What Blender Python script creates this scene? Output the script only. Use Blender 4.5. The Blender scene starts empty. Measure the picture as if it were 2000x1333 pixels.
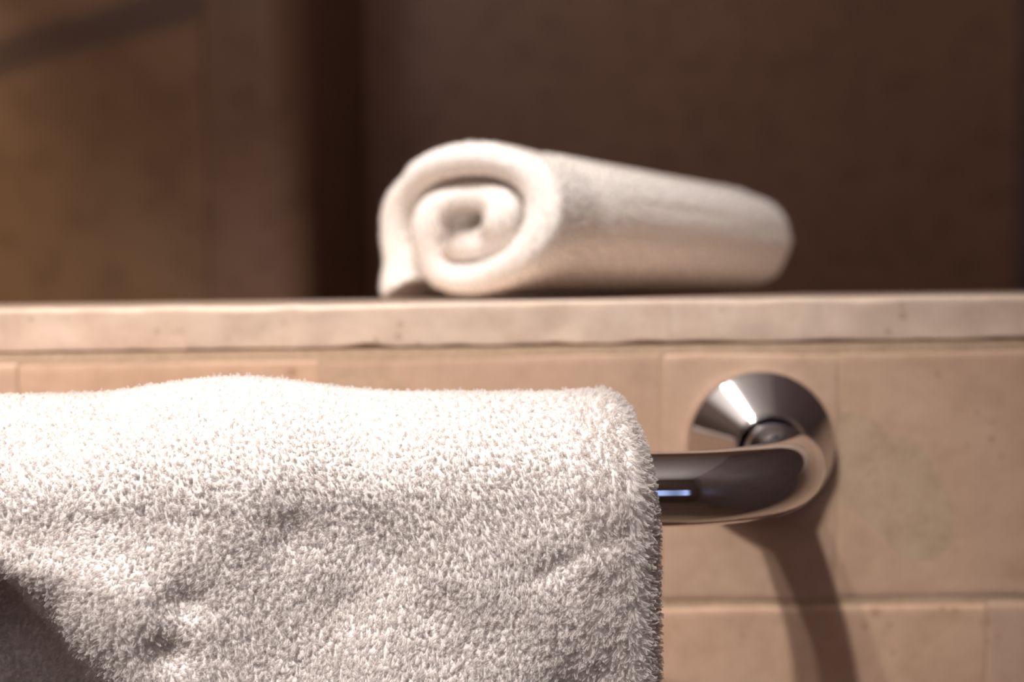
import bpy, bmesh, math, random
import numpy as np
from mathutils import Vector, Matrix

random.seed(7)
rng = np.random.default_rng(11)
S = bpy.context.scene
COL = S.collection
Z0 = 1.0                      # height of the ledge top above the floor
PI = math.pi

# ------------------------------------------------------------------ camera
cam_d = bpy.data.cameras.new('camera')
cam_d.sensor_width = 36.0
cam_d.lens = 1714.0 / 2000.0 * 36.0
cam_d.clip_start = 0.01
cam = bpy.data.objects.new('camera', cam_d)
COL.objects.link(cam)
pch, rll = math.radians(2.76), math.radians(0.77)
R0 = Vector((1, 0, 0)); U0 = Vector((0, math.sin(pch), math.cos(pch))); F0 = Vector((0, math.cos(pch), -math.sin(pch)))
RX = R0 * math.cos(rll) - U0 * math.sin(rll)
UX = R0 * math.sin(rll) + U0 * math.cos(rll)
M = Matrix((RX, UX, -F0)).transposed().to_4x4()
M.translation = Vector((0, -0.34, Z0 + 0.0008))
cam.matrix_world = M
cam_d.dof.use_dof = True
cam_d.dof.focus_distance = 0.238
cam_d.dof.aperture_fstop = 4.6
cam_d.dof.aperture_blades = 0
S.camera = cam

# ------------------------------------------------------------------ world, lights, exposure
W = bpy.data.worlds.new('daylight'); S.world = W; W.use_nodes = True
bg = W.node_tree.nodes['Background']
bg.inputs[0].default_value = (0.42, 0.55, 1.0, 1); bg.inputs[1].default_value = 1.6

def spot(name, loc, aim, watts, size, blend, rad, col):
    d = bpy.data.lights.new(name, 'SPOT'); o = bpy.data.objects.new(name, d); COL.objects.link(o)
    o.location = Vector(loc) + Vector((0, 0, Z0))
    v = Vector(aim) - Vector(loc)
    o.rotation_euler = v.to_track_quat('-Z', 'Y').to_euler()
    d.energy = watts; d.spot_size = math.radians(size); d.spot_blend = blend
    d.shadow_soft_size = rad; d.color = col
    return o

WARM = (1.0, 0.925, 0.865)
spot('ceiling_spot', (-0.36, -0.79, 1.36), (-0.29, -0.06, -0.02), 132, 46, 1.0, 0.030, WARM)
spot('ceiling_spot', (-0.52, -0.79, 1.36), (-0.29, -0.06, -0.02), 49, 46, 1.0, 0.030, WARM)
spot('shower_spot', (-1.05, 0.20, 1.36), (-0.67, 0.60, -0.35), 105, 34, 1.0, 0.04, (1.0, 0.80, 0.60))
spot('fill_uplight', (-0.60, -1.55, 0.75), (-0.50, -1.20, 1.40), 76, 150, 1.0, 0.06, (1.0, 0.91, 0.86))  # added fill lamp, aimed up so the ceiling bounces soft light

S.cycles.max_bounces = 16
S.cycles.diffuse_bounces = 8
S.cycles.transparent_max_bounces = 24

S.view_settings.view_transform = 'Standard'
S.view_settings.look = 'None'
S.view_settings.gamma = 1.0
S.view_settings.use_curve_mapping = False
S.view_settings.exposure = 0.0

# ------------------------------------------------------------------ helpers
def tag(o, label=None, cat=None, group=None, kind=None):
    if label: o['label'] = label
    if cat: o['category'] = cat
    if group: o['group'] = group
    if kind: o['kind'] = kind
    return o

def link(name, me, mat=None, parent=None, smooth=True):
    o = bpy.data.objects.new(name, me); COL.objects.link(o)
    if mat: me.materials.append(mat)
    if parent: o.parent = parent
    if smooth:
        me.polygons.foreach_set('use_smooth', np.ones(len(me.polygons), dtype=bool))
    return o

def np_mesh(name, V, Q):
    """mesh from (n,3) points and (m,4) quads"""
    me = bpy.data.meshes.new(name)
    n, m = len(V), len(Q)
    me.vertices.add(n); me.vertices.foreach_set('co', np.ascontiguousarray(V, dtype=np.float32).ravel())
    me.loops.add(m * 4); me.loops.foreach_set('vertex_index', np.ascontiguousarray(Q, dtype=np.int32).ravel())
    me.polygons.add(m)
    me.polygons.foreach_set('loop_start', np.arange(0, m * 4, 4, dtype=np.int32))
    me.update(calc_edges=True); me.validate()
    return me

def grid_quads(nu, nv, wrap_u=False, wrap_v=False, flip=False):
    iu = np.arange(nu if wrap_u else nu - 1); iv = np.arange(nv if wrap_v else nv - 1)
    a, b = np.meshgrid(iu, iv, indexing='ij')
    a2 = (a + 1) % nu; b2 = (b + 1) % nv
    q = np.stack([a * nv + b, a2 * nv + b, a2 * nv + b2, a * nv + b2], -1).reshape(-1, 4)
    return q[:, ::-1] if flip else q

def box_mesh(name, lo, hi, bevel=0.0, segs=2):
    bm = bmesh.new()
    bmesh.ops.create_cube(bm, size=1.0)
    for v in bm.verts:
        v.co = Vector([lo[i] + (v.co[i] + 0.5) * (hi[i] - lo[i]) for i in range(3)])
    if bevel: bmesh.ops.bevel(bm, geom=list(bm.edges), offset=bevel, segments=segs, affect='EDGES', profile=0.5)
    me = bpy.data.meshes.new(name); bm.to_mesh(me); bm.free()
    return me

class Lumps:
    """smooth scalar field made of random gaussian bumps over a rectangle"""
    def __init__(s, lo, hi, n, smin, smax, amp):
        s.c = rng.uniform(lo, hi, (n, 2)); s.s = rng.uniform(smin, smax, n); s.a = rng.uniform(-amp, amp, n)
    def __call__(s, x, y):
        r = np.zeros_like(x)
        for c, sg, a in zip(s.c, s.s, s.a):
            r += a * np.exp(-((x - c[0]) ** 2 + (y - c[1]) ** 2) / (2 * sg * sg))
        return r

def sstep(a, b, x):
    t = np.clip((x - a) / (b - a), 0, 1); return t * t * (3 - 2 * t)

# ------------------------------------------------------------------ materials
def mat(name):
    m = bpy.data.materials.new(name); m.use_nodes = True
    nt = m.node_tree; return m, nt, nt.nodes['Principled BSDF']

def N(nt, t, **kw):
    n = nt.nodes.new(t)
    for k, v in kw.items():
        if k in n.inputs: n.inputs[k].default_value = v
        else: setattr(n, k, v)
    return n

def ramp(nt, fac, stops):
    r = nt.nodes.new('ShaderNodeValToRGB'); e = r.color_ramp.elements
    while len(e) < len(stops): e.new(0.5)
    for el, (p, c) in zip(e, stops):
        el.position = p; el.color = (*c, 1)
    nt.links.new(fac, r.inputs[0]); return r.outputs[0]

def mixc(nt, fac, a, b, mode='MIX'):
    n = nt.nodes.new('ShaderNodeMix'); n.data_type = 'RGBA'; n.blend_type = mode
    if isinstance(fac, float): n.inputs[0].default_value = fac
    else: nt.links.new(fac, n.inputs[0])
    for i, v in ((6, a), (7, b)):
        if isinstance(v, tuple): n.inputs[i].default_value = (*v, 1)
        else: nt.links.new(v, n.inputs[i])
    return n.outputs[2]

def travertine(name, c1, c2, c3, rough=0.55, scale=1.0, pits=True):
    m, nt, b = mat(name); L = nt.links.new
    tc = N(nt, 'ShaderNodeTexCoord'); oi = N(nt, 'ShaderNodeObjectInfo')
    add = N(nt, 'ShaderNodeVectorMath', operation='ADD')
    sc = N(nt, 'ShaderNodeVectorMath', operation='SCALE')
    comb = N(nt, 'ShaderNodeCombineXYZ')
    for i in range(3): L(oi.outputs['Random'], comb.inputs[i])
    L(comb.outputs[0], sc.inputs[0]); sc.inputs['Scale'].default_value = 17.0
    L(tc.outputs['Object'], add.inputs[0]); L(sc.outputs[0], add.inputs[1])
    n1 = N(nt, 'ShaderNodeTexNoise', Scale=22.0 * scale, Detail=5.0, Roughness=0.6); L(add.outputs[0], n1.inputs['Vector'])
    n2 = N(nt, 'ShaderNodeTexNoise', Scale=95.0 * scale, Detail=6.0, Roughness=0.7); L(add.outputs[0], n2.inputs['Vector'])
    base = ramp(nt, n1.outputs['Fac'], [(0.32, c1), (0.52, c2), (0.72, c3)])
    dark = ramp(nt, n2.outputs['Fac'], [(0.32, (0.88, 0.85, 0.83)), (0.55, (1, 1, 1))])
    col = mixc(nt, 1.0, base, dark, 'MULTIPLY')
    # per-piece tint
    tint = ramp(nt, oi.outputs['Random'], [(0.0, (0.93, 0.91, 0.90)), (0.5, (1.0, 1.0, 1.0)), (1.0, (1.05, 0.99, 0.94))])
    col = mixc(nt, 1.0, col, tint, 'MULTIPLY')
    bump = N(nt, 'ShaderNodeBump', Strength=0.35, Distance=0.001)
    if pits:
        v = N(nt, 'ShaderNodeTexVoronoi', Scale=130.0 * scale, Randomness=1.0); L(add.outputs[0], v.inputs['Vector'])
        n3 = N(nt, 'ShaderNodeTexNoise', Scale=40.0 * scale, Detail=2.0); L(add.outputs[0], n3.inputs['Vector'])
        pm = N(nt, 'ShaderNodeMath', operation='SUBTRACT'); L(n3.outputs['Fac'], pm.inputs[0]); pm.inputs[1].default_value = 0.46
        lt = N(nt, 'ShaderNodeMath', operation='LESS_THAN'); L(v.outputs['Distance'], lt.inputs[0])
        pm2 = N(nt, 'ShaderNodeMath', operation='MULTIPLY'); L(pm.outputs[0], pm2.inputs[0]); pm2.inputs[1].default_value = 1.1
        L(pm2.outputs[0], lt.inputs[1])
        col = mixc(nt, lt.outputs[0], col, mixc(nt, 1.0, col, (0.80, 0.76, 0.73), 'MULTIPLY'))
        hm = N(nt, 'ShaderNodeMath', operation='SUBTRACT'); L(n2.outputs['Fac'], hm.inputs[0]); L(lt.outputs[0], hm.inputs[1])
        L(hm.outputs[0], bump.inputs['Height'])
    else:
        L(n2.outputs['Fac'], bump.inputs['Height'])
    L(col, b.inputs['Base Color']); L(bump.outputs[0], b.inputs['Normal'])
    b.inputs['Roughness'].default_value = rough
    return m

M_TILE = travertine('tumbled_travertine', (0.55, 0.385, 0.28), (0.62, 0.44, 0.325), (0.67, 0.478, 0.356))
M_CAP = travertine('ledge_travertine', (0.70, 0.54, 0.435), (0.74, 0.59, 0.48), (0.77, 0.64, 0.53), rough=0.45)
M_GROUT = travertine('sandy_grout', (0.50, 0.37, 0.26), (0.56, 0.42, 0.30), (0.60, 0.46, 0.34), rough=0.9, scale=4, pits=False)

def brown_marble(name, c1, c2, c3, diag_band=True):
    m, nt, b = mat(name); L = nt.links.new
    tc = N(nt, 'ShaderNodeTexCoord')
    n1 = N(nt, 'ShaderNodeTexNoise', Scale=3.5, Detail=6.0, Roughness=0.6); L(tc.outputs['Object'], n1.inputs['Vector'])
    n2 = N(nt, 'ShaderNodeTexNoise', Scale=24.0, Detail=3.0, Roughness=0.6); L(tc.outputs['Object'], n2.inputs['Vector'])
    base = ramp(nt, n1.outputs['Fac'], [(0.30, c1), (0.5, c2), (0.70, c3)])
    fl = ramp(nt, n2.outputs['Fac'], [(0.36, (0.55, 0.5, 0.46)), (0.5, (1, 1, 1))])
    col = mixc(nt, 0.35, base, mixc(nt, 1.0, base, fl, 'MULTIPLY'))
    if diag_band:
        # one dark diagonal band across the slab: distance to a line in the slab's own x-z plane
        sep = N(nt, 'ShaderNodeSeparateXYZ'); L(tc.outputs['Object'], sep.inputs[0])
        a = N(nt, 'ShaderNodeMath', operation='MULTIPLY_ADD'); L(sep.outputs['X'], a.inputs[0]); a.inputs[1].default_value = -0.247; L(sep.outputs['Z'], a.inputs[2])
        d = N(nt, 'ShaderNodeMath', operation='SUBTRACT'); L(a.outputs[0], d.inputs[0]); d.inputs[1].default_value = 1.426
        w = N(nt, 'ShaderNodeMath', operation='MULTIPLY_ADD'); L(n1.outputs['Fac'], w.inputs[0]); w.inputs[1].default_value = 0.05; L(d.outputs[0], w.inputs[2])
        ab = N(nt, 'ShaderNodeMath', operation='ABSOLUTE'); L(w.outputs[0], ab.inputs[0])
        f = N(nt, 'ShaderNodeMapRange'); L(ab.outputs[0], f.inputs['Value'])
        f.inputs['From Min'].default_value = 0.012; f.inputs['From Max'].default_value = 0.03
        f.inputs['To Min'].default_value = 0.85; f.inputs['To Max'].default_value = 0.0
        col = mixc(nt, f.outputs[0], col, (0.12, 0.075, 0.06))
    L(col, b.inputs['Base Color']); b.inputs['Roughness'].default_value = 0.42
    return m

M_PIER = brown_marble('brown_marble', (0.22, 0.125, 0.07), (0.28, 0.165, 0.09), (0.34, 0.21, 0.125))
M_STRIP = brown_marble('reddish_marble', (0.22, 0.122, 0.08), (0.25, 0.138, 0.09), (0.27, 0.152, 0.10), diag_band=False)
M_GROUT2 = brown_marble('brown_grout', (0.2, 0.12, 0.08), (0.22, 0.13, 0.09), (0.24, 0.14, 0.10), diag_band=False)
M_SIDE = brown_marble('grey_plaster', (0.27, 0.22, 0.235), (0.30, 0.245, 0.26), (0.33, 0.27, 0.285), diag_band=False)
M_BACK = brown_marble('dark_brown_marble', (0.37, 0.222, 0.15), (0.42, 0.25, 0.168), (0.46, 0.278, 0.19), diag_band=False)
M_ROOM = brown_marble('room_plaster', (0.20, 0.145, 0.12), (0.23, 0.165, 0.135), (0.26, 0.19, 0.155), diag_band=False)

m, nt, b = mat('ceiling_paint'); M_CEIL = m
nz = N(nt, 'ShaderNodeTexNoise', Scale=6.0)
nt.links.new(ramp(nt, nz.outputs['Fac'], [(0.3, (0.78, 0.76, 0.75)), (0.7, (0.82, 0.80, 0.79))]), b.inputs['Base Color'])
b.inputs['Roughness'].default_value = 0.9
m, nt, b = mat('floor_stone'); M_FLOOR = m
nz = N(nt, 'ShaderNodeTexNoise', Scale=9.0, Detail=6.0)
nt.links.new(ramp(nt, nz.outputs['Fac'], [(0.3, (0.20, 0.12, 0.08)), (0.7, (0.32, 0.21, 0.15))]), b.inputs['Base Color'])
b.inputs['Roughness'].default_value = 0.5
m, nt, b = mat('chrome'); M_CHROME = m
b.inputs['Metallic'].default_value = 1.0
nz = N(nt, 'ShaderNodeTexNoise', Scale=300.0, Detail=2.0)
mr = N(nt, 'ShaderNodeMapRange'); nt.links.new(nz.outputs['Fac'], mr.inputs['Value'])
mr.inputs['To Min'].default_value = 0.03; mr.inputs['To Max'].default_value = 0.08
nt.links.new(mr.outputs[0], b.inputs['Roughness'])
b.inputs['Base Color'].default_value = (0.72, 0.70, 0.70, 1)

def cotton(name, c, trans, fine=900.0, open_=0.0):
    m = bpy.data.materials.new(name); m.use_nodes = True; nt = m.node_tree; L = nt.links.new
    for n in list(nt.nodes): nt.nodes.remove(n)
    out = N(nt, 'ShaderNodeOutputMaterial')
    tc = N(nt, 'ShaderNodeTexCoord')
    nz = N(nt, 'ShaderNodeTexNoise', Scale=fine, Detail=3.0); L(tc.outputs['Object'], nz.inputs['Vector'])
    col = ramp(nt, nz.outputs['Fac'], [(0.25, tuple(x * 0.94 for x in c)), (0.7, c)])
    d = N(nt, 'ShaderNodeBsdfDiffuse'); t = N(nt, 'ShaderNodeBsdfTranslucent')
    bp = N(nt, 'ShaderNodeBump', Strength=0.4, Distance=0.0006); L(nz.outputs['Fac'], bp.inputs['Height'])
    L(col, d.inputs['Color']); L(col, t.inputs['Color']); L(bp.outputs[0], d.inputs['Normal'])
    mx = N(nt, 'ShaderNodeMixShader'); mx.inputs[0].default_value = trans
    L(d.outputs[0], mx.inputs[1]); L(t.outputs[0], mx.inputs[2])
    if open_ > 0:
        # loosely spun thread: part of the light passes between its fibres
        tp = N(nt, 'ShaderNodeBsdfTransparent'); m2 = N(nt, 'ShaderNodeMixShader'); m2.inputs[0].default_value = open_
        L(mx.outputs[0], m2.inputs[1]); L(tp.outputs[0], m2.inputs[2]); L(m2.outputs[0], out.inputs['Surface'])
    else:
        L(mx.outputs[0], out.inputs['Surface'])
    return m

M_TERRY = cotton('white_terry', (0.93, 0.90, 0.88), 0.0)
M_LOOP = cotton('white_terry_loops', (0.90, 0.862, 0.845), 0.50, open_=0.57)
M_ROLL = cotton('cream_cotton', (0.925, 0.88, 0.845), 0.0, 700.0)
M_ROLL_LOOP = cotton('cream_cotton_loops', (0.925, 0.885, 0.855), 0.4, open_=0.4)

# ------------------------------------------------------------------ the room shell
RL, RR, RF, RB, RH = -1.5, 0.765, -1.9, 1.00, 2.42
def struct(name, lo, hi, mt, **kw):
    return tag(link(name, box_mesh(name, lo, hi, **kw), mt, smooth=False), kind='structure')
struct('floor', (RL - .1, RF - .1, -0.1), (RR + .1, RB + .1, 0), M_FLOOR)
struct('ceiling', (RL - .1, RF - .1, RH), (RR + .1, RB + .1, RH + .1), M_CEIL)
struct('wall_left', (RL - .1, RF - .1, 0), (RL, RB + .1, RH), M_ROOM)
struct('wall_right', (RR, RF - .1, 0), (RR + .1, RB + .1, RH), M_SIDE)
struct('wall_back', (RL, RB, 0), (RR, RB + .1, RH), M_BACK)
pier = struct('wall_pier', (RL, 0.616, 0), (-0.262, RB, RH), M_GROUT2)
for xa, xb, mt in ((-1.10, -0.7105, M_PIER), (-0.7095, -0.3225, M_PIER), (-0.3215, -0.214, M_STRIP)):
    for za, zb in ((0.02, 0.7195), (0.7205, 1.4195), (1.4205, 2.12)):
        if mt is not M_STRIP:
            link('slab', box_mesh('slab', (xa, 0.60, za), (xb, 0.618, zb), bevel=0.0012), mt, pier, smooth=False)
        else:                                            # the corner slab has a broad rounded edge
            bm = bmesh.new(); bmesh.ops.create_cube(bm, size=1.0)
            for v in bm.verts:
                v.co = Vector([(xa, 0.60, za)[i] + (v.co[i] + 0.5) * (xb - xa, 0.06, zb - za)[i] for i in range(3)])
            es = [e for e in bm.edges if all(abs(v.co.x - xb) < 1e-5 and abs(v.co.y - 0.60) < 1e-5 for v in e.verts)]
            bmesh.ops.bevel(bm, geom=es, offset=0.045, segments=10, affect='EDGES', profile=0.5)
            me = bpy.data.meshes.new('slab'); bm.to_mesh(me); bm.free()
            link('slab', me, mt, pier)
            me.set_sharp_from_angle(angle=math.radians(40))
link('return_slab', box_mesh('return_slab', (-0.264, 0.658, 0), (-0.2155, RB, RH)), M_STRIP, pier, smooth=False)
# rear wall behind the camera, with a window
WX0, WX1, WZ0, WZ1 = 0.28, 0.62, 0.66, 1.24
bm = bmesh.new()
def add_box(bm, lo, hi):
    r = bmesh.ops.create_cube(bm, size=1.0)
    for v in r['verts']:
        v.co = Vector([lo[i] + (v.co[i] + 0.5) * (hi[i] - lo[i]) for i in range(3)])
add_box(bm, (RL, RF - .1, 0), (WX0, RF, RH)); add_box(bm, (WX1, RF - .1, 0), (RR, RF, RH))
add_box(bm, (WX0, RF - .1, 0), (WX1, RF, WZ0)); add_box(bm, (WX0, RF - .1, WZ1), (WX1, RF, RH))
me = bpy.data.meshes.new('wall_rear'); bm.to_mesh(me); bm.free()
tag(link('wall_rear', me, M_ROOM, smooth=False), kind='structure')
m, nt, b = mat('window_frame_paint'); M_WF = m
nz = N(nt, 'ShaderNodeTexNoise', Scale=40.0)
nt.links.new(ramp(nt, nz.outputs['Fac'], [(0.3, (0.16, 0.11, 0.08)), (0.7, (0.2, 0.14, 0.1))]), b.inputs['Base Color'])
bm = bmesh.new()
t = 0.03
add_box(bm, (WX0, RF - .07, WZ0), (WX0 + t, RF - .02, WZ1)); add_box(bm, (WX1 - t, RF - .07, WZ0), (WX1, RF - .02, WZ1))
add_box(bm, (WX0 + t, RF - .07, WZ0), (WX1 - t, RF - .02, WZ0 + t)); add_box(bm, (WX0 + t, RF - .07, WZ1 - t), (WX1 - t, RF - .02, WZ1))
add_box(bm, (0.44, RF - .06, WZ0 + t), (0.465, RF - .03, WZ1 - t))
me = bpy.data.meshes.new('window_1'); bm.to_mesh(me); bm.free()
win = tag(link('window_1', me, M_WF, smooth=False), kind='structure')
mg = bpy.data.materials.new('window_glass'); mg.use_nodes = True; nt = mg.node_tree
for n in list(nt.nodes): nt.nodes.remove(n)
out = N(nt, 'ShaderNodeOutputMaterial'); tr = N(nt, 'ShaderNodeBsdfTransparent'); gl = N(nt, 'ShaderNodeBsdfGlossy', Roughness=0.02)
mx = N(nt, 'ShaderNodeMixShader'); mx.inputs[0].default_value = 0.08
nt.links.new(tr.outputs[0], mx.inputs[1]); nt.links.new(gl.outputs[0], mx.inputs[2]); nt.links.new(mx.outputs[0], out.inputs['Surface'])
for xa, xb in ((WX0 + t, 0.44), (0.465, WX1 - t)):
    link('pane', box_mesh('pane', (xa, RF - .048, WZ0 + t), (xb, RF - .042, WZ1 - t)), mg, win, smooth=False)

# ------------------------------------------------------------------ the tiled half wall
core = struct('wall_front', (RL, 0.0005, 0), (RR, 0.272, Z0 - 0.018), M_GROUT)

def tile_mesh(w, h, back=0.012, rad=0.0028):
    """one tumbled tile, centre at its origin, front facing -y"""
    nu, nv = max(14, int(w / 0.005)), max(14, int(h / 0.005))
    def spaced(n, half):
        t = np.linspace(-1, 1, n); core_ = t * half
        e = np.concatenate([[-half, -half + 0.0006, -half + 0.0014, -half + 0.0026], np.linspace(-half + 0.005, half - 0.005, n - 8), [half - 0.0026, half - 0.0014, half - 0.0006, half]])
        return e
    xs, zs = spaced(nu, w / 2), spaced(nv, h / 2)
    X, Zz = np.meshgrid(xs, zs, indexing='ij')
    d = np.minimum(w / 2 - np.abs(X), h / 2 - np.abs(Zz))
    dx_, dz_ = w / 2 - np.abs(X), h / 2 - np.abs(Zz)
    k = np.clip(1 - dz_ / rad, 0, 1); kx = np.clip(1 - dx_ / 0.0016, 0, 1)
    Y = rad * 0.8 * (1 - np.sqrt(np.clip(1 - k * k, 0, 1))) + 0.0002 * kx * kx
    lump = Lumps((-w / 2, -h / 2), (w / 2, h / 2), 18, 0.006, 0.02, 0.0004)
    Y = Y + lump(X, Zz)
    chip = Lumps((-w / 2, -h / 2), (w / 2, h / 2), 40, 0.0025, 0.006, 0.0012)
    c = chip(X, Zz)
    edge = np.exp(-d / 0.003)
    X = X + c * edge * np.sign(-X) * 0.5; Zz = Zz + c * edge * np.sign(-Zz) * 0.5
    V = np.stack([X, Y, Zz], -1)
    # skirt round the four sides going back into the mortar
    idx = np.arange(nu * nv).reshape(nu, nv)
    ring = np.concatenate([idx[:-1, 0], idx[-1, :-1], idx[:0:-1, -1], idx[0, :0:-1]])
    V = V.reshape(-1, 3); sk = V[ring].copy(); sk[:, 1] = back
    rim = V[ring].copy(); nb = len(V); V = np.concatenate([V, rim, sk])
    Q = grid_quads(nu, nv)
    r1 = np.arange(len(ring)) + nb; r2 = r1 + len(ring)
    Q2 = np.stack([r1, r2, np.roll(r2, -1), np.roll(r1, -1)], -1)
    return np_mesh('tile', V, np.concatenate([Q, Q2]))

def rows():
    g = 0.0013
    yield (-0.0200, -0.1205, [-0.52, -0.42, -0.30, -0.192, -0.075, 0.058, 0.1265, 0.236, 0.34, 0.45], g)
    yield (-0.1205, -0.2215, [-0.50, -0.39, -0.28, -0.17, -0.07, 0.035, 0.1855, 0.29, 0.40], g)
    yield (-0.2215, -0.3220, [-0.50, -0.38, -0.26, -0.15, -0.04, 0.07, 0.17, 0.28, 0.40], g)
for za, zb, xs, g in rows():
    for xa, xb in zip(xs[:-1], xs[1:]):
        if xa > 0.02 and xb < 0.15 and za > -0.1: dz, rot = -0.0006, 0.012
        else: dz, rot = random.uniform(-.0004, .0004), random.uniform(-.004, .004)
        me = tile_mesh(xb - xa - 0.0007, za - zb - g)
        o = link('tile', me, M_TILE, core)
        o.location = ((xa + xb) / 2, random.uniform(-0.0003, 0.0003), Z0 + (za + zb) / 2 + dz)
        o.rotation_euler = (random.uniform(-.003, .003), rot, random.uniform(-.003, .003))

# the ledge: mortar bed with stone slabs on the half wall
ledge = struct('trim_1', (RL, 0.006, Z0 - 0.0185), (RR, 0.27, Z0 - 0.0030), M_GROUT)
def slab_mesh(w, depth, hgt, rad=0.0022):
    """ledge slab: rounded front and side edges, top at z=0, front at y=0"""
    nu = int(w / 0.004)
    prof = []
    rb_ = 0.0007
    for a in np.linspace(0, PI / 2, 5): prof.append((rb_ - rb_ * math.sin(a), -hgt + rb_ - rb_ * math.cos(a)))
    for zz in np.linspace(-hgt + rad + 0.002, -rad - 0.002, 5): prof.append((0, zz))
    for a in np.linspace(0, PI / 2, 6): prof.append((rad - rad * math.cos(a), -rad + rad * math.sin(a)))
    for yy in np.linspace(rad + 0.006, depth - 0.002, 9): prof.append((yy, 0))
    prof += [(depth, -0.002), (depth, -hgt)]
    P = np.array(prof); nv = len(P)
    x = np.linspace(-w / 2, w / 2, nu)
    X = np.repeat(x[:, None], nv, 1); Y = np.repeat(P[None, :, 0], nu, 0); Zz = np.repeat(P[None, :, 1], nu, 0)
    lump = Lumps((-w / 2, -hgt), (w / 2, 0), 60, 0.003, 0.012, 0.0006)
    front = np.exp(-Y / 0.003)
    n = lump(X, Zz)
    Y = Y + np.abs(n) * front
    Zz = Zz - np.abs(Lumps((-w / 2, -.01), (w / 2, .01), 30, 0.003, 0.01, 0.0008)(X, Zz * 0)) * np.exp(-Y / 0.004) * (Zz > -0.004)
    Zz = Zz + np.abs(Lumps((-w / 2, -.01), (w / 2, .01), 26, 0.003, 0.01, 0.0009)(X, Zz * 0)) * (Zz < -hgt + 0.003) * front
    de = w / 2 - np.abs(X); k = np.clip(1 - de / 0.0006, 0, 1)
    Y = Y + 0.0001 * k * k * front
    V = np.stack([X, Y, Zz], -1).reshape(-1, 3)
    Q = grid_quads(nu, nv, wrap_v=True)
    me = np_mesh('slab', V, Q)
    bm = bmesh.new(); bm.from_mesh(me)
    bmesh.ops.recalc_face_normals(bm, faces=list(bm.faces)); bm.to_mesh(me); bm.free()
    return me
sx = [-0.69, -0.503, -0.314, -0.1265, 0.0616, 0.250, 0.438, 0.626]
for xa, xb in zip(sx[:-1], sx[1:]):
    o = link('slab', slab_mesh(xb - xa - 0.00005, 0.272, 0.0174), M_CAP, ledge)
    o.location = ((xa + xb) / 2, 0.0004, Z0)

# ------------------------------------------------------------------ chrome towel bar
BX, BZ, BE, BR = 0.0953, Z0 - 0.0567, 0.080, 0.0112
LX = -0.50
bar_root = bpy.data.objects.new('towel_bar', None); COL.objects.link(bar_root)
bar_root.location = (BX, 0, BZ); bar_root.empty_display_size = 0.05
tag(bar_root, 'polished chrome towel bar on a cone shaped wall mount, holding the white terry towel', 'towel bar')
def tube(path, rad, sides=32):
    P = np.array(path); n = len(P)
    T = np.gradient(P, axis=0); T /= np.linalg.norm(T, axis=1)[:, None]
    up = np.array([0, 0, 1.0]); s = np.cross(T, up); s /= np.linalg.norm(s, axis=1)[:, None]
    a = np.linspace(0, 2 * PI, sides, endpoint=False)
    V = P[:, None, :] + rad * (np.cos(a)[None, :, None] * s[:, None, :] + np.sin(a)[None, :, None] * up)
    return V.reshape(-1, 3), grid_quads(n, sides, wrap_v=True)
RBend = 0.047
path = [(0, y, 0) for y in np.linspace(0.0, -(BE - RBend), 6)]
for a in np.linspace(0, PI / 2, 20)[1:]:
    path.append((-RBend + RBend * math.cos(a), -(BE - RBend) - RBend * math.sin(a), 0))
for x in np.linspace(-RBend, LX - BX + RBend, 24)[1:]: path.append((x, -BE, 0))
for a in np.linspace(PI / 2, PI, 20)[1:]:
    path.append((LX - BX + RBend + RBend * math.cos(a), -(BE - RBend) - RBend * math.sin(a), 0))
for y in np.linspace(-(BE - RBend), 0.0, 6)[1:]: path.append((LX - BX, y, 0))
V, Q = tube(path, BR)
link('bar', np_mesh('bar', V, Q), M_CHROME, bar_root)
def lathe(prof, sides=64):
    a = np.linspace(0, 2 * PI, sides, endpoint=False); P = np.array(prof)
    V = np.stack([P[:, None, 0] * np.cos(a)[None], np.repeat(P[:, None, 1], sides, 1), P[:, None, 0] * np.sin(a)[None]], -1)
    return V.reshape(-1, 3), grid_quads(len(P), sides, wrap_v=True, flip=True)
cone = [(0.0282, 0.0010), (0.0284, -0.0004), (0.0284, -0.0048), (0.0283, -0.0053), (0.0280, -0.0058), (0.0275, -0.0062)]
for k in [0.02, 0.06, .15, .3, .5, .7, .9, .97, 1.0]:
    cone.append((0.0275 + (0.0137 - 0.0275) * k, -0.0062 + (-0.0170 + 0.0062) * k))
cone += [(0.0135, -0.0173), (0.0132, -0.0177), (0.0128, -0.0179), (0.0124, -0.0178), (0.0120, -0.0170), (0.0116, -0.0140)]
V, Q = lathe(cone)
fl_me = np_mesh('escutcheon', V, Q)
fl = link('escutcheon', fl_me, M_CHROME, bar_root)
fl2 = fl.copy(); COL.objects.link(fl2); fl2.parent = bar_root; fl2.location = (LX - BX, 0, 0)

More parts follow.
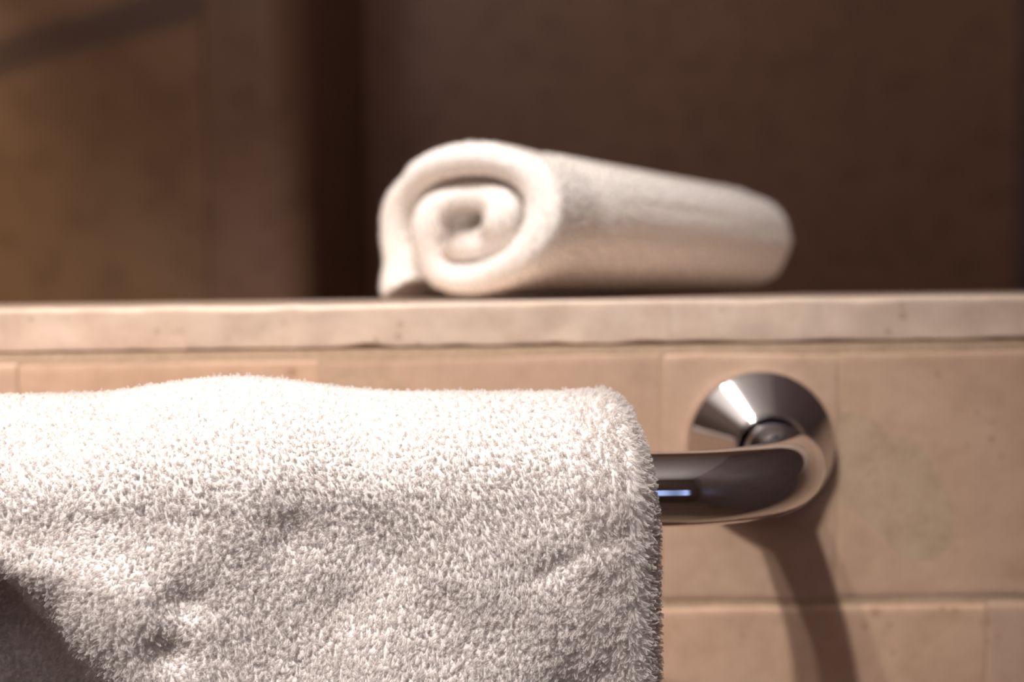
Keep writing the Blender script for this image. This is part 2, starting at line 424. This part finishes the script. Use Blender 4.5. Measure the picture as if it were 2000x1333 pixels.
# ------------------------------------------------------------------ terry loops
def loops_mesh(name, base, direc, side, h, w, rad, droop, sides=3, pts=6, bend=None):
    n = len(base)
    t = np.linspace(0, PI, pts)
    c = np.cos(t)[None, :, None]; s = np.sin(t)[None, :, None]
    hh = h[:, None, None]; ww = w[:, None, None]
    P = base[:, None, :] + side[:, None, :] * ww * c * (0.75 + 0.5 * s) + direc[:, None, :] * hh * (s ** 0.75) + droop[:, None, :] * hh * s ** 2
    T = np.gradient(P, axis=1); T /= (np.linalg.norm(T, axis=2)[..., None] + 1e-12)
    b1 = np.cross(direc, side); b1 /= (np.linalg.norm(b1, axis=1)[:, None] + 1e-12)
    b1 = np.repeat(b1[:, None, :], pts, 1); b2 = np.cross(T, b1)
    a = np.linspace(-2.1, 2.1, sides + 1) - PI / 2     # the thread is a curled strip, open towards the inside of the loop
    V = P[:, :, None, :] + rad[:, None, None, None] * (np.cos(a)[None, None, :, None] * b1[:, :, None, :] + np.sin(a)[None, None, :, None] * b2[:, :, None, :])
    q = grid_quads(pts, sides + 1, flip=True)
    Q = (q[None] + (np.arange(n) * pts * (sides + 1))[:, None, None]).reshape(-1, 4)
    me = np_mesh(name, V.reshape(-1, 3), Q)
    if bend is not None:
        # soft cotton: the shading normal of a thread leans towards the normal of the cloth it grows from
        tn = unit(V - P[:, :, None, :])
        nn = unit(tn * 0.72 + bend[:, None, None, :] * 0.28).reshape(-1, 3)
        me.polygons.foreach_set('use_smooth', np.ones(len(me.polygons), dtype=bool))
        me.normals_split_custom_set_from_vertices(nn.astype(np.float32))
    return me

def unit(a): return a / (np.linalg.norm(a, axis=-1)[..., None] + 1e-12)

# ------------------------------------------------------------------ the white towel over the bar
TX0, ZB_F, ZB_B = -0.42, -0.36, -0.33
RI = 0.0114
bzr = BZ - Z0
LF, LBk = -(ZB_F) + bzr, -(ZB_B) + bzr       # lengths of the straight falls below the bar axis
lump_big = Lumps((-0.43, -0.05), (0.05, 0.36), 150, 0.010, 0.022, 0.0030)
lump_mid = Lumps((-0.20, 0.15), (0.05, 0.34), 190, 0.0035, 0.008, 0.0016)
RA = 0.022                                     # arc length is measured on this radius
S_ARC0, S_ARC1 = LF, LF + PI * RA

def thick(x):
    """outer radius of the folded towel over the bar"""
    return 0.0293 + 0.0062 * np.exp(-((x + 0.082) / 0.036) ** 2) + 0.0015 * sstep(-0.12, -0.16, x)

def right_edge(s):
    return 0.0385 - 0.012 * sstep(S_ARC0 + PI * RA * .62, S_ARC1, s) - 0.0045 * np.exp(-((s - (S_ARC0 + PI * RA * 0.5)) / 0.022) ** 2)

def towel_point(u, s):
    """u in [0,1): outer face, right end, inner face, left end (a stadium); s: arc length along the drape from the front hem"""
    Ro = thick(np.full_like(s, -0.05))
    xe = right_edge(s)
    h0 = 0.0086
    flat = xe - h0 - (TX0 + h0)
    Lf, Lc = 0.40, 0.10
    k = np.empty_like(u); x = np.empty_like(u)
    m1 = u < Lf; m2 = (u >= Lf) & (u < .5); m3 = (u >= .5) & (u < .5 + Lf); m4 = u >= .5 + Lf
    x[m1] = (TX0 + h0) + (u[m1] / Lf) * flat[m1]; k[m1] = 1
    a = (u[m2] - Lf) / Lc * PI
    x[m2] = xe[m2] - h0 + h0 * np.sin(a); k[m2] = np.cos(a)
    x[m3] = xe[m3] - h0 - ((u[m3] - .5) / Lf) * flat[m3]; k[m3] = -1
    a = (u[m4] - .5 - Lf) / Lc * PI
    x[m4] = TX0 + h0 - h0 * np.sin(a); k[m4] = -np.cos(a)
    ang = np.clip((s - S_ARC0) / (S_ARC1 - S_ARC0), 0, 1) * PI
    Ro = 0.0262 + (thick(x) - 0.0262) * (0.30 + 0.70 * np.sin(ang))
    Ro = Ro - 0.0060 * sstep(PI * .55, PI, ang)
    hem = np.minimum(s, (S_ARC1 + LBk) - s)
    hemf = np.sqrt(np.clip(1 - np.clip(1 - hem / 0.008, 0, 1) ** 2, 0, 1))
    mid = (Ro + RI) / 2; hh = (Ro - RI) / 2 * hemf
    off = mid + k * hh
    # crumples in the cloth; z of the front fall (relative to the ledge top) used as second coordinate
    zf = bzr - (LF - s)
    kk = (k + 1) / 2
    # crumple amplitude dies off on the smooth part over the bar
    f = sstep(S_ARC0 + 0.026, S_ARC0 - 0.012, s)
    disp = (0.35 + 0.65 * f) * lump_big(x, s) * 0.8 + f * 1.05 * lump_mid(x, s)
    disp = disp * kk
    for cx, cz, sg, am in ((-0.088, -0.079, .0040, -.0028), (-0.0925, -0.0915, .0040, -.0030), (-0.046, -0.083, .006, -.0018), (-0.060, -0.063, .005, -.0016), (-0.02, -0.097, .006, -.0018), (-.032, -.071, .005, -.0012)):
        disp += 1.0 * kk * am * np.exp(-((x - cx) ** 2 + (zf - cz) ** 2) / (2 * sg * sg))
    # short diagonal crease by the right end
    tx, tz = 0.884, 0.468
    al = (x - 0.012) * tx + (zf + 0.071) * tz; ac = -(x - 0.012) * tz + (zf + 0.071) * tx
    disp += -0.0012 * kk * np.exp(-(ac / 0.0028) ** 2) * sstep(-0.012, -0.004, al) * sstep(0.026, 0.016, al)
    # lower left of the front fall tucked back, shaped to bring shade there
    nx_, nz_ = -0.807, -0.590
    d = (x + 0.136) * nx_ + (zf + 0.0690) * nz_
    front = sstep(S_ARC0, S_ARC0 - 0.02, s)
    low_ = sstep(-0.062, -0.078, zf)
    off_rec = front * low_ * (-0.0250 * sstep(-0.024, 0.030, d) + 0.0022 * kk * np.exp(-((d + 0.006) / 0.008) ** 2))
    off_rec = off_rec + 0.009 * front * sstep(-0.05, -0.14, x) * sstep(-0.045, -0.090, zf) * sstep(-0.30, -0.2, x) * (1 - sstep(-0.004, 0.018, d))
    off = off + disp + off_rec
    yc, zc = -BE, BZ
    st_f, st_b = np.minimum(s - S_ARC0, 0), np.maximum(s - S_ARC1, 0)
    y = yc - off * np.cos(ang); z = zc + off * np.sin(ang) + st_f - st_b
    return np.stack([x, y, z], -1)

towel = bpy.data.objects.new('bath_towel', None); COL.objects.link(towel)
towel.location = (-0.10, -BE, BZ); towel.empty_display_size = 0.05
tag(towel, 'thick white terry bath towel hanging folded over the chrome bar', 'towel')
s_all = S_ARC1 + LBk
us = np.concatenate([np.linspace(0, .40, 150, endpoint=False), np.linspace(.40, .5, 14, endpoint=False), np.linspace(.5, .9, 60, endpoint=False), np.linspace(.9, 1.0, 10, endpoint=False)])
ss = np.concatenate([np.linspace(0, .008, 6, endpoint=False), np.linspace(.008, LF - 0.07, 40, endpoint=False), np.linspace(LF - 0.07, S_ARC1, 110, endpoint=False), np.linspace(S_ARC1, s_all - .008, 40, endpoint=False), np.linspace(s_all - .008, s_all, 6)])
Ug, Sg = np.meshgrid(us, ss, indexing='ij')
V = towel_point(Ug.ravel(), Sg.ravel())
Q = grid_quads(len(us), len(ss), wrap_u=True)
tw = link('cloth', np_mesh('cloth', V - np.array(towel.location), Q), M_TERRY, towel)

def normal_of(fn, u, s, du=4e-4, ds=4e-4):
    pu = fn(u + du, s) - fn(u - du, s); ps = fn(u, s + ds) - fn(u, s - ds)
    return unit(np.cross(pu, ps)), unit(pu), unit(ps)

def towel_loops(umin, umax, smin, smax, du, ds, hscale, rad):
    nu, ns = int((umax - umin) / du), int((smax - smin) / ds)
    U, Sx = np.meshgrid(np.linspace(umin, umax, nu), np.linspace(smin, smax, ns), indexing='ij')
    U = U.ravel() + rng.normal(0, du * .38, U.size); Sx = Sx.ravel() + rng.normal(0, ds * .38, Sx.size)
    U = np.clip(U, umin, umax); Sx = np.clip(Sx, max(smin, .001), min(smax, s_all - .001))
    return U, Sx

flat_len = (0.0385 + 0.42 - 2 * .0086)
du_mm = 0.40 / (flat_len * 1000)               # u per mm on the outer face
cap_mm = 0.10 / (PI * 7.8)
u_at = lambda x: 0.40 * (x - (TX0 + .0086)) / flat_len
sets = []
sp = 0.83
sets.append((towel_loops(u_at(-0.172), 0.40, LF - 0.064, S_ARC0 + PI * RA * 0.80, du_mm * sp, sp / 1000, 1, 1), 1.0))
sets.append((towel_loops(0.40, 0.458, LF - 0.064, S_ARC0 + PI * RA * 0.80, cap_mm * sp, sp / 1000, 1, 1), 1.0))
sp2 = 2.4
sets.append((towel_loops(0.0, u_at(-0.172), .004, S_ARC0 + PI * RA * 0.80, du_mm * sp2, sp2 / 1000, 1, 1), 1.7))
sets.append((towel_loops(u_at(-0.172), 0.40, .004, LF - 0.064, du_mm * sp2, sp2 / 1000, 1, 1), 1.7))
sets.append((towel_loops(0.40, 0.5, .004, LF - 0.064, cap_mm * sp2, sp2 / 1000, 1, 1), 1.7))
sets.append((towel_loops(0.0, 0.40, S_ARC0 + PI * RA * 0.80, s_all - .004, du_mm * sp2 * 1.2, sp2 * 1.2 / 1000, 1, 1), 1.7))
sets.append((towel_loops(0.40, 0.458, S_ARC0 + PI * RA * 0.80, s_all - .004, cap_mm * sp2, sp2 / 1000, 1, 1), 1.7))
U = np.concatenate([a[0][0] for a in sets]); Sx = np.concatenate([a[0][1] for a in sets])
big = np.concatenate([np.full(len(a[0][0]), a[1]) for a in sets])
P = towel_point(U, Sx)
nr, tu, ts = normal_of(towel_point, U, Sx)
flip = np.sign(np.sum(nr * (P - towel_point(np.clip(0.9 - U, .5, .9), Sx)), -1))[:, None]
ax_mid = np.stack([P[:, 0], np.full(len(P), -BE), np.maximum(P[:, 2] * 0 + BZ, P[:, 2] * 0 + BZ)], -1)
nr = nr * np.where(flip == 0, 1, flip)
cl = Lumps((-0.45, -0.05), (0.09, 0.8), 1500, 0.003, 0.009, 0.55)
cl2 = Lumps((-0.45, -0.05), (0.09, 0.8), 1500, 0.003, 0.009, 0.55)
xx = P[:, 0]
fx, fs = cl(xx, Sx), cl2(xx, Sx)
n = len(P)
over = sstep(S_ARC0 - 0.012, S_ARC0 + 0.02, Sx)     # over the bar the pile is brushed flat and back
cap_ = sstep(0.395, 0.43, U) * (U < .5)
lean_s = (-0.22 + 0.78 * over) * (1 - cap_) + 0.12 * cap_ + fs + rng.normal(0, .30, n)
lean_x = (-0.40 + 0.40 * over) * (1 - cap_) + 0.45 * cap_ + fx + rng.normal(0, .30, n)
direc = unit(nr * (0.46 + rng.normal(0, .10, n))[:, None] + ts * lean_s[:, None] + np.array([1, 0, 0]) * lean_x[:, None])
rnd = rng.uniform(0, 2 * PI, n)
side = tu * np.cos(rnd)[:, None] + ts * np.sin(rnd)[:, None]
side = unit(side - direc * np.sum(side * direc, -1)[:, None])
endl = (U > 0.39) & (U < .5)
h = np.where(rng.random(n) < np.where(endl, .75, .15), np.where(endl, rng.uniform(0.0020, 0.0031, n), rng.uniform(0.0016, 0.0025, n)), rng.uniform(0.0009, 0.0017, n)) * big ** .6
w = rng.uniform(0.00022, 0.00038, n) * big
rad = rng.uniform(0.00020, 0.00027, n) * big
droop = unit(np.cross(side, direc)) * rng.normal(0, .22, n)[:, None] + np.array([0, 0, -0.10])
lo = link('terry_loops', loops_mesh('terry_loops', P - np.array(towel.location) - nr * .0003, direc, side, h, w, rad, droop, bend=nr), M_LOOP, towel)
tag(lo, kind='stuff')
print('towel loops', n)

# ------------------------------------------------------------------ the rolled towel on the ledge
TH = math.radians(40)
RW, RHt, RLn = 0.131, 0.0875, 0.243
axis = np.array([math.sin(TH), math.cos(TH), 0]); across = np.array([math.cos(TH), -math.sin(TH), 0])
fc = np.array([-0.0210, 0.0465, Z0])
TURN, PITCH, HT = 2.02, 0.362, 0.149
phi_end = math.radians(226)
lump_r = Lumps((0, 0), (RLn, 2 * PI), 60, 0.02, 0.05, 0.035)
def roll_point(q, v):
    """q in [0,1): once round the sheet's section (outer side, inner end, inner side, tail tip); v in [0,1] along the axis"""
    ns_ = 0.46
    k = np.empty_like(q); t = np.empty_like(q); ext = np.zeros_like(q)
    m1 = q < .46; m2 = (q >= .46) & (q < .5); m3 = (q >= .5) & (q < .96); m4 = q >= .96
    t[m1] = q[m1] / .46; k[m1] = 1
    a = (q[m2] - .46) / .04 * PI; t[m2] = 1; k[m2] = np.cos(a); ext[m2] = np.sin(a)
    t[m3] = 1 - (q[m3] - .5) / .46; k[m3] = -1
    a = (q[m4] - .96) / .04 * PI; t[m4] = 0; k[m4] = -np.cos(a); ext[m4] = -np.sin(a)
    # rounded lips at both ends of the roll
    lip = 0.0055
    av = v * RLn
    e = np.minimum(av, RLn - av)
    ht = HT * np.sqrt(np.clip(1 - np.clip(1 - e / lip, 0, 1) ** 2, 0.0, 1))
    ang = t * TURN * 2 * PI
    phi = phi_end - ang + ext * 0.16
    r0 = 0.838 - PITCH * ang / (2 * PI)
    r0 = np.where(t > .93, r0 + 0.10 * (t - .93) / .07, r0)
    rr = r0 + k * ht + 0.018 * np.sin(3 * phi + 1.0) + 0.012 * np.sin(5 * phi + ang) + sstep(.6, .9, r0 + k * ht) * (-0.050 * np.exp(-((phi - 2.42) / 0.20) ** 2) - 0.030 * np.exp(-((phi - 1.05) / 0.16) ** 2) + 0.022 * np.exp(-((phi - 1.62) / 0.30) ** 2))
    # hem a little thicker than the cloth behind it
    dip = 0.022 * np.exp(-((av - 0.034) / 0.010) ** 2) * sstep(-0.9, 0.4, np.cos(phi - 0.2))
    rr = rr - dip * sstep(.5, .9, rr)
    P2 = (phi + 20 * PI) % (2 * PI)
    rr = rr + sstep(.6, .95, rr) * lump_r(av, P2) * sstep(0, .02, av)
    # depth: the inner turns sit back a little
    a_off = 0.004 * sstep(.75, .1, r0) + 0.0025 * np.sin(2.3 * ang + 0.4)
    aa = av + np.where(av < RLn / 2, a_off * (1 - av / (RLn / 2)), -a_off * 0.8 * (av / (RLn / 2) - 1))
    x = RW / 2 * rr * np.cos(phi); z = RHt / 2 * rr * np.sin(phi) + RHt / 2
    # slump: the underside lies flat on the stone, the lower left corner of the tail spreads
    z = z - 0.0115
    fl = 0.0012
    z = 0.0002 + np.where(z > 15 * fl, z, fl * np.log1p(np.exp(np.clip(z / fl, -40, 20))))
    low = sstep(0.022, 0.0, z)
    x = x * (1 + 0.22 * low * (x < 0)) 
    x = x * (1 + 0.28 * low * (x > 0) * sstep(.45, .95, v))
    x = x + 0.05 * (z - 0.03)
    return fc + axis * aa[..., None] + across * x[..., None] + np.array([0, 0, 1.0]) * z[..., None]
roll = bpy.data.objects.new('rolled_towel', None); COL.objects.link(roll)
roll.location = tuple(fc + axis * RLn / 2)
tag(roll, 'small cream white towel rolled up and lying on the stone ledge', 'towel')
qs = np.concatenate([np.linspace(0, .46, 170, endpoint=False), np.linspace(.46, .5, 8, endpoint=False), np.linspace(.5, .96, 170, endpoint=False), np.linspace(.96, 1, 8, endpoint=False)])
vs = np.concatenate([np.array([0, .0006, .0018, .0036, .006, .009]) / RLn, np.linspace(.014, RLn - .014, 60) / RLn, 1 - np.array([.009, .006, .0036, .0018, .0006, 0]) / RLn])
Qg, Vg = np.meshgrid(qs, vs, indexing='ij')
V = roll_point(Qg.ravel(), Vg.ravel())
me = np_mesh('cloth', V - np.array(roll.location), grid_quads(len(qs), len(vs), wrap_u=True))
bm = bmesh.new(); bm.from_mesh(me); bmesh.ops.recalc_face_normals(bm, faces=list(bm.faces)); bm.to_mesh(me); bm.free()
link('cloth', me, M_ROLL, roll)

# short pile on the rolled towel
nq, nv = 320, 180
Uq, Uv = np.meshgrid(np.linspace(0, 1, nq, endpoint=False), np.linspace(0.001, 0.999, nv), indexing='ij')
Uq = (Uq.ravel() + rng.normal(0, .3 / nq, Uq.size)) % 1.0; Uv = np.clip(Uv.ravel() + rng.normal(0, .3 / nv, Uv.size), .0005, .9995)
tt = np.where(Uq < .46, Uq / .46, np.where(Uq < .5, 1, np.where(Uq < .96, 1 - (Uq - .5) / .46, 0)))
endz = np.minimum(Uv, 1 - Uv) * RLn < 0.012
keep = endz | ((Uq < .46) & (tt < 1.15 / TURN)) | (Uq > .96)
Uq, Uv = Uq[keep], Uv[keep]
P = roll_point(Uq, Uv); nr, tu, ts = normal_of(roll_point, Uq, Uv, 2e-4, 2e-4)
cen = np.array(fc) + axis * RLn / 2 + np.array([0, 0, RHt / 2])
if np.mean(np.sum(nr * (P - cen), -1)[(Uq < .2)]) < 0: nr = -nr
ok = (P[:, 2] > Z0 + .0032); P, nr, tu, ts = P[ok], nr[ok], tu[ok], ts[ok]
n = len(P); rnd = rng.uniform(0, 2 * PI, n)
direc = unit(nr + rng.normal(0, .35, (n, 3)))
side = tu * np.cos(rnd)[:, None] + ts * np.sin(rnd)[:, None]; side = unit(side - direc * np.sum(side * direc, -1)[:, None])
lo = link('terry_loops', loops_mesh('terry_loops', P - np.array(roll.location) - nr * .0004, direc, side, rng.uniform(.0008, .0013, n), rng.uniform(.0004, .0006, n), np.full(n, .00034), direc * 0, pts=5, bend=nr), M_ROLL_LOOP, roll)
tag(lo, kind='stuff')
print('roll loops', n)
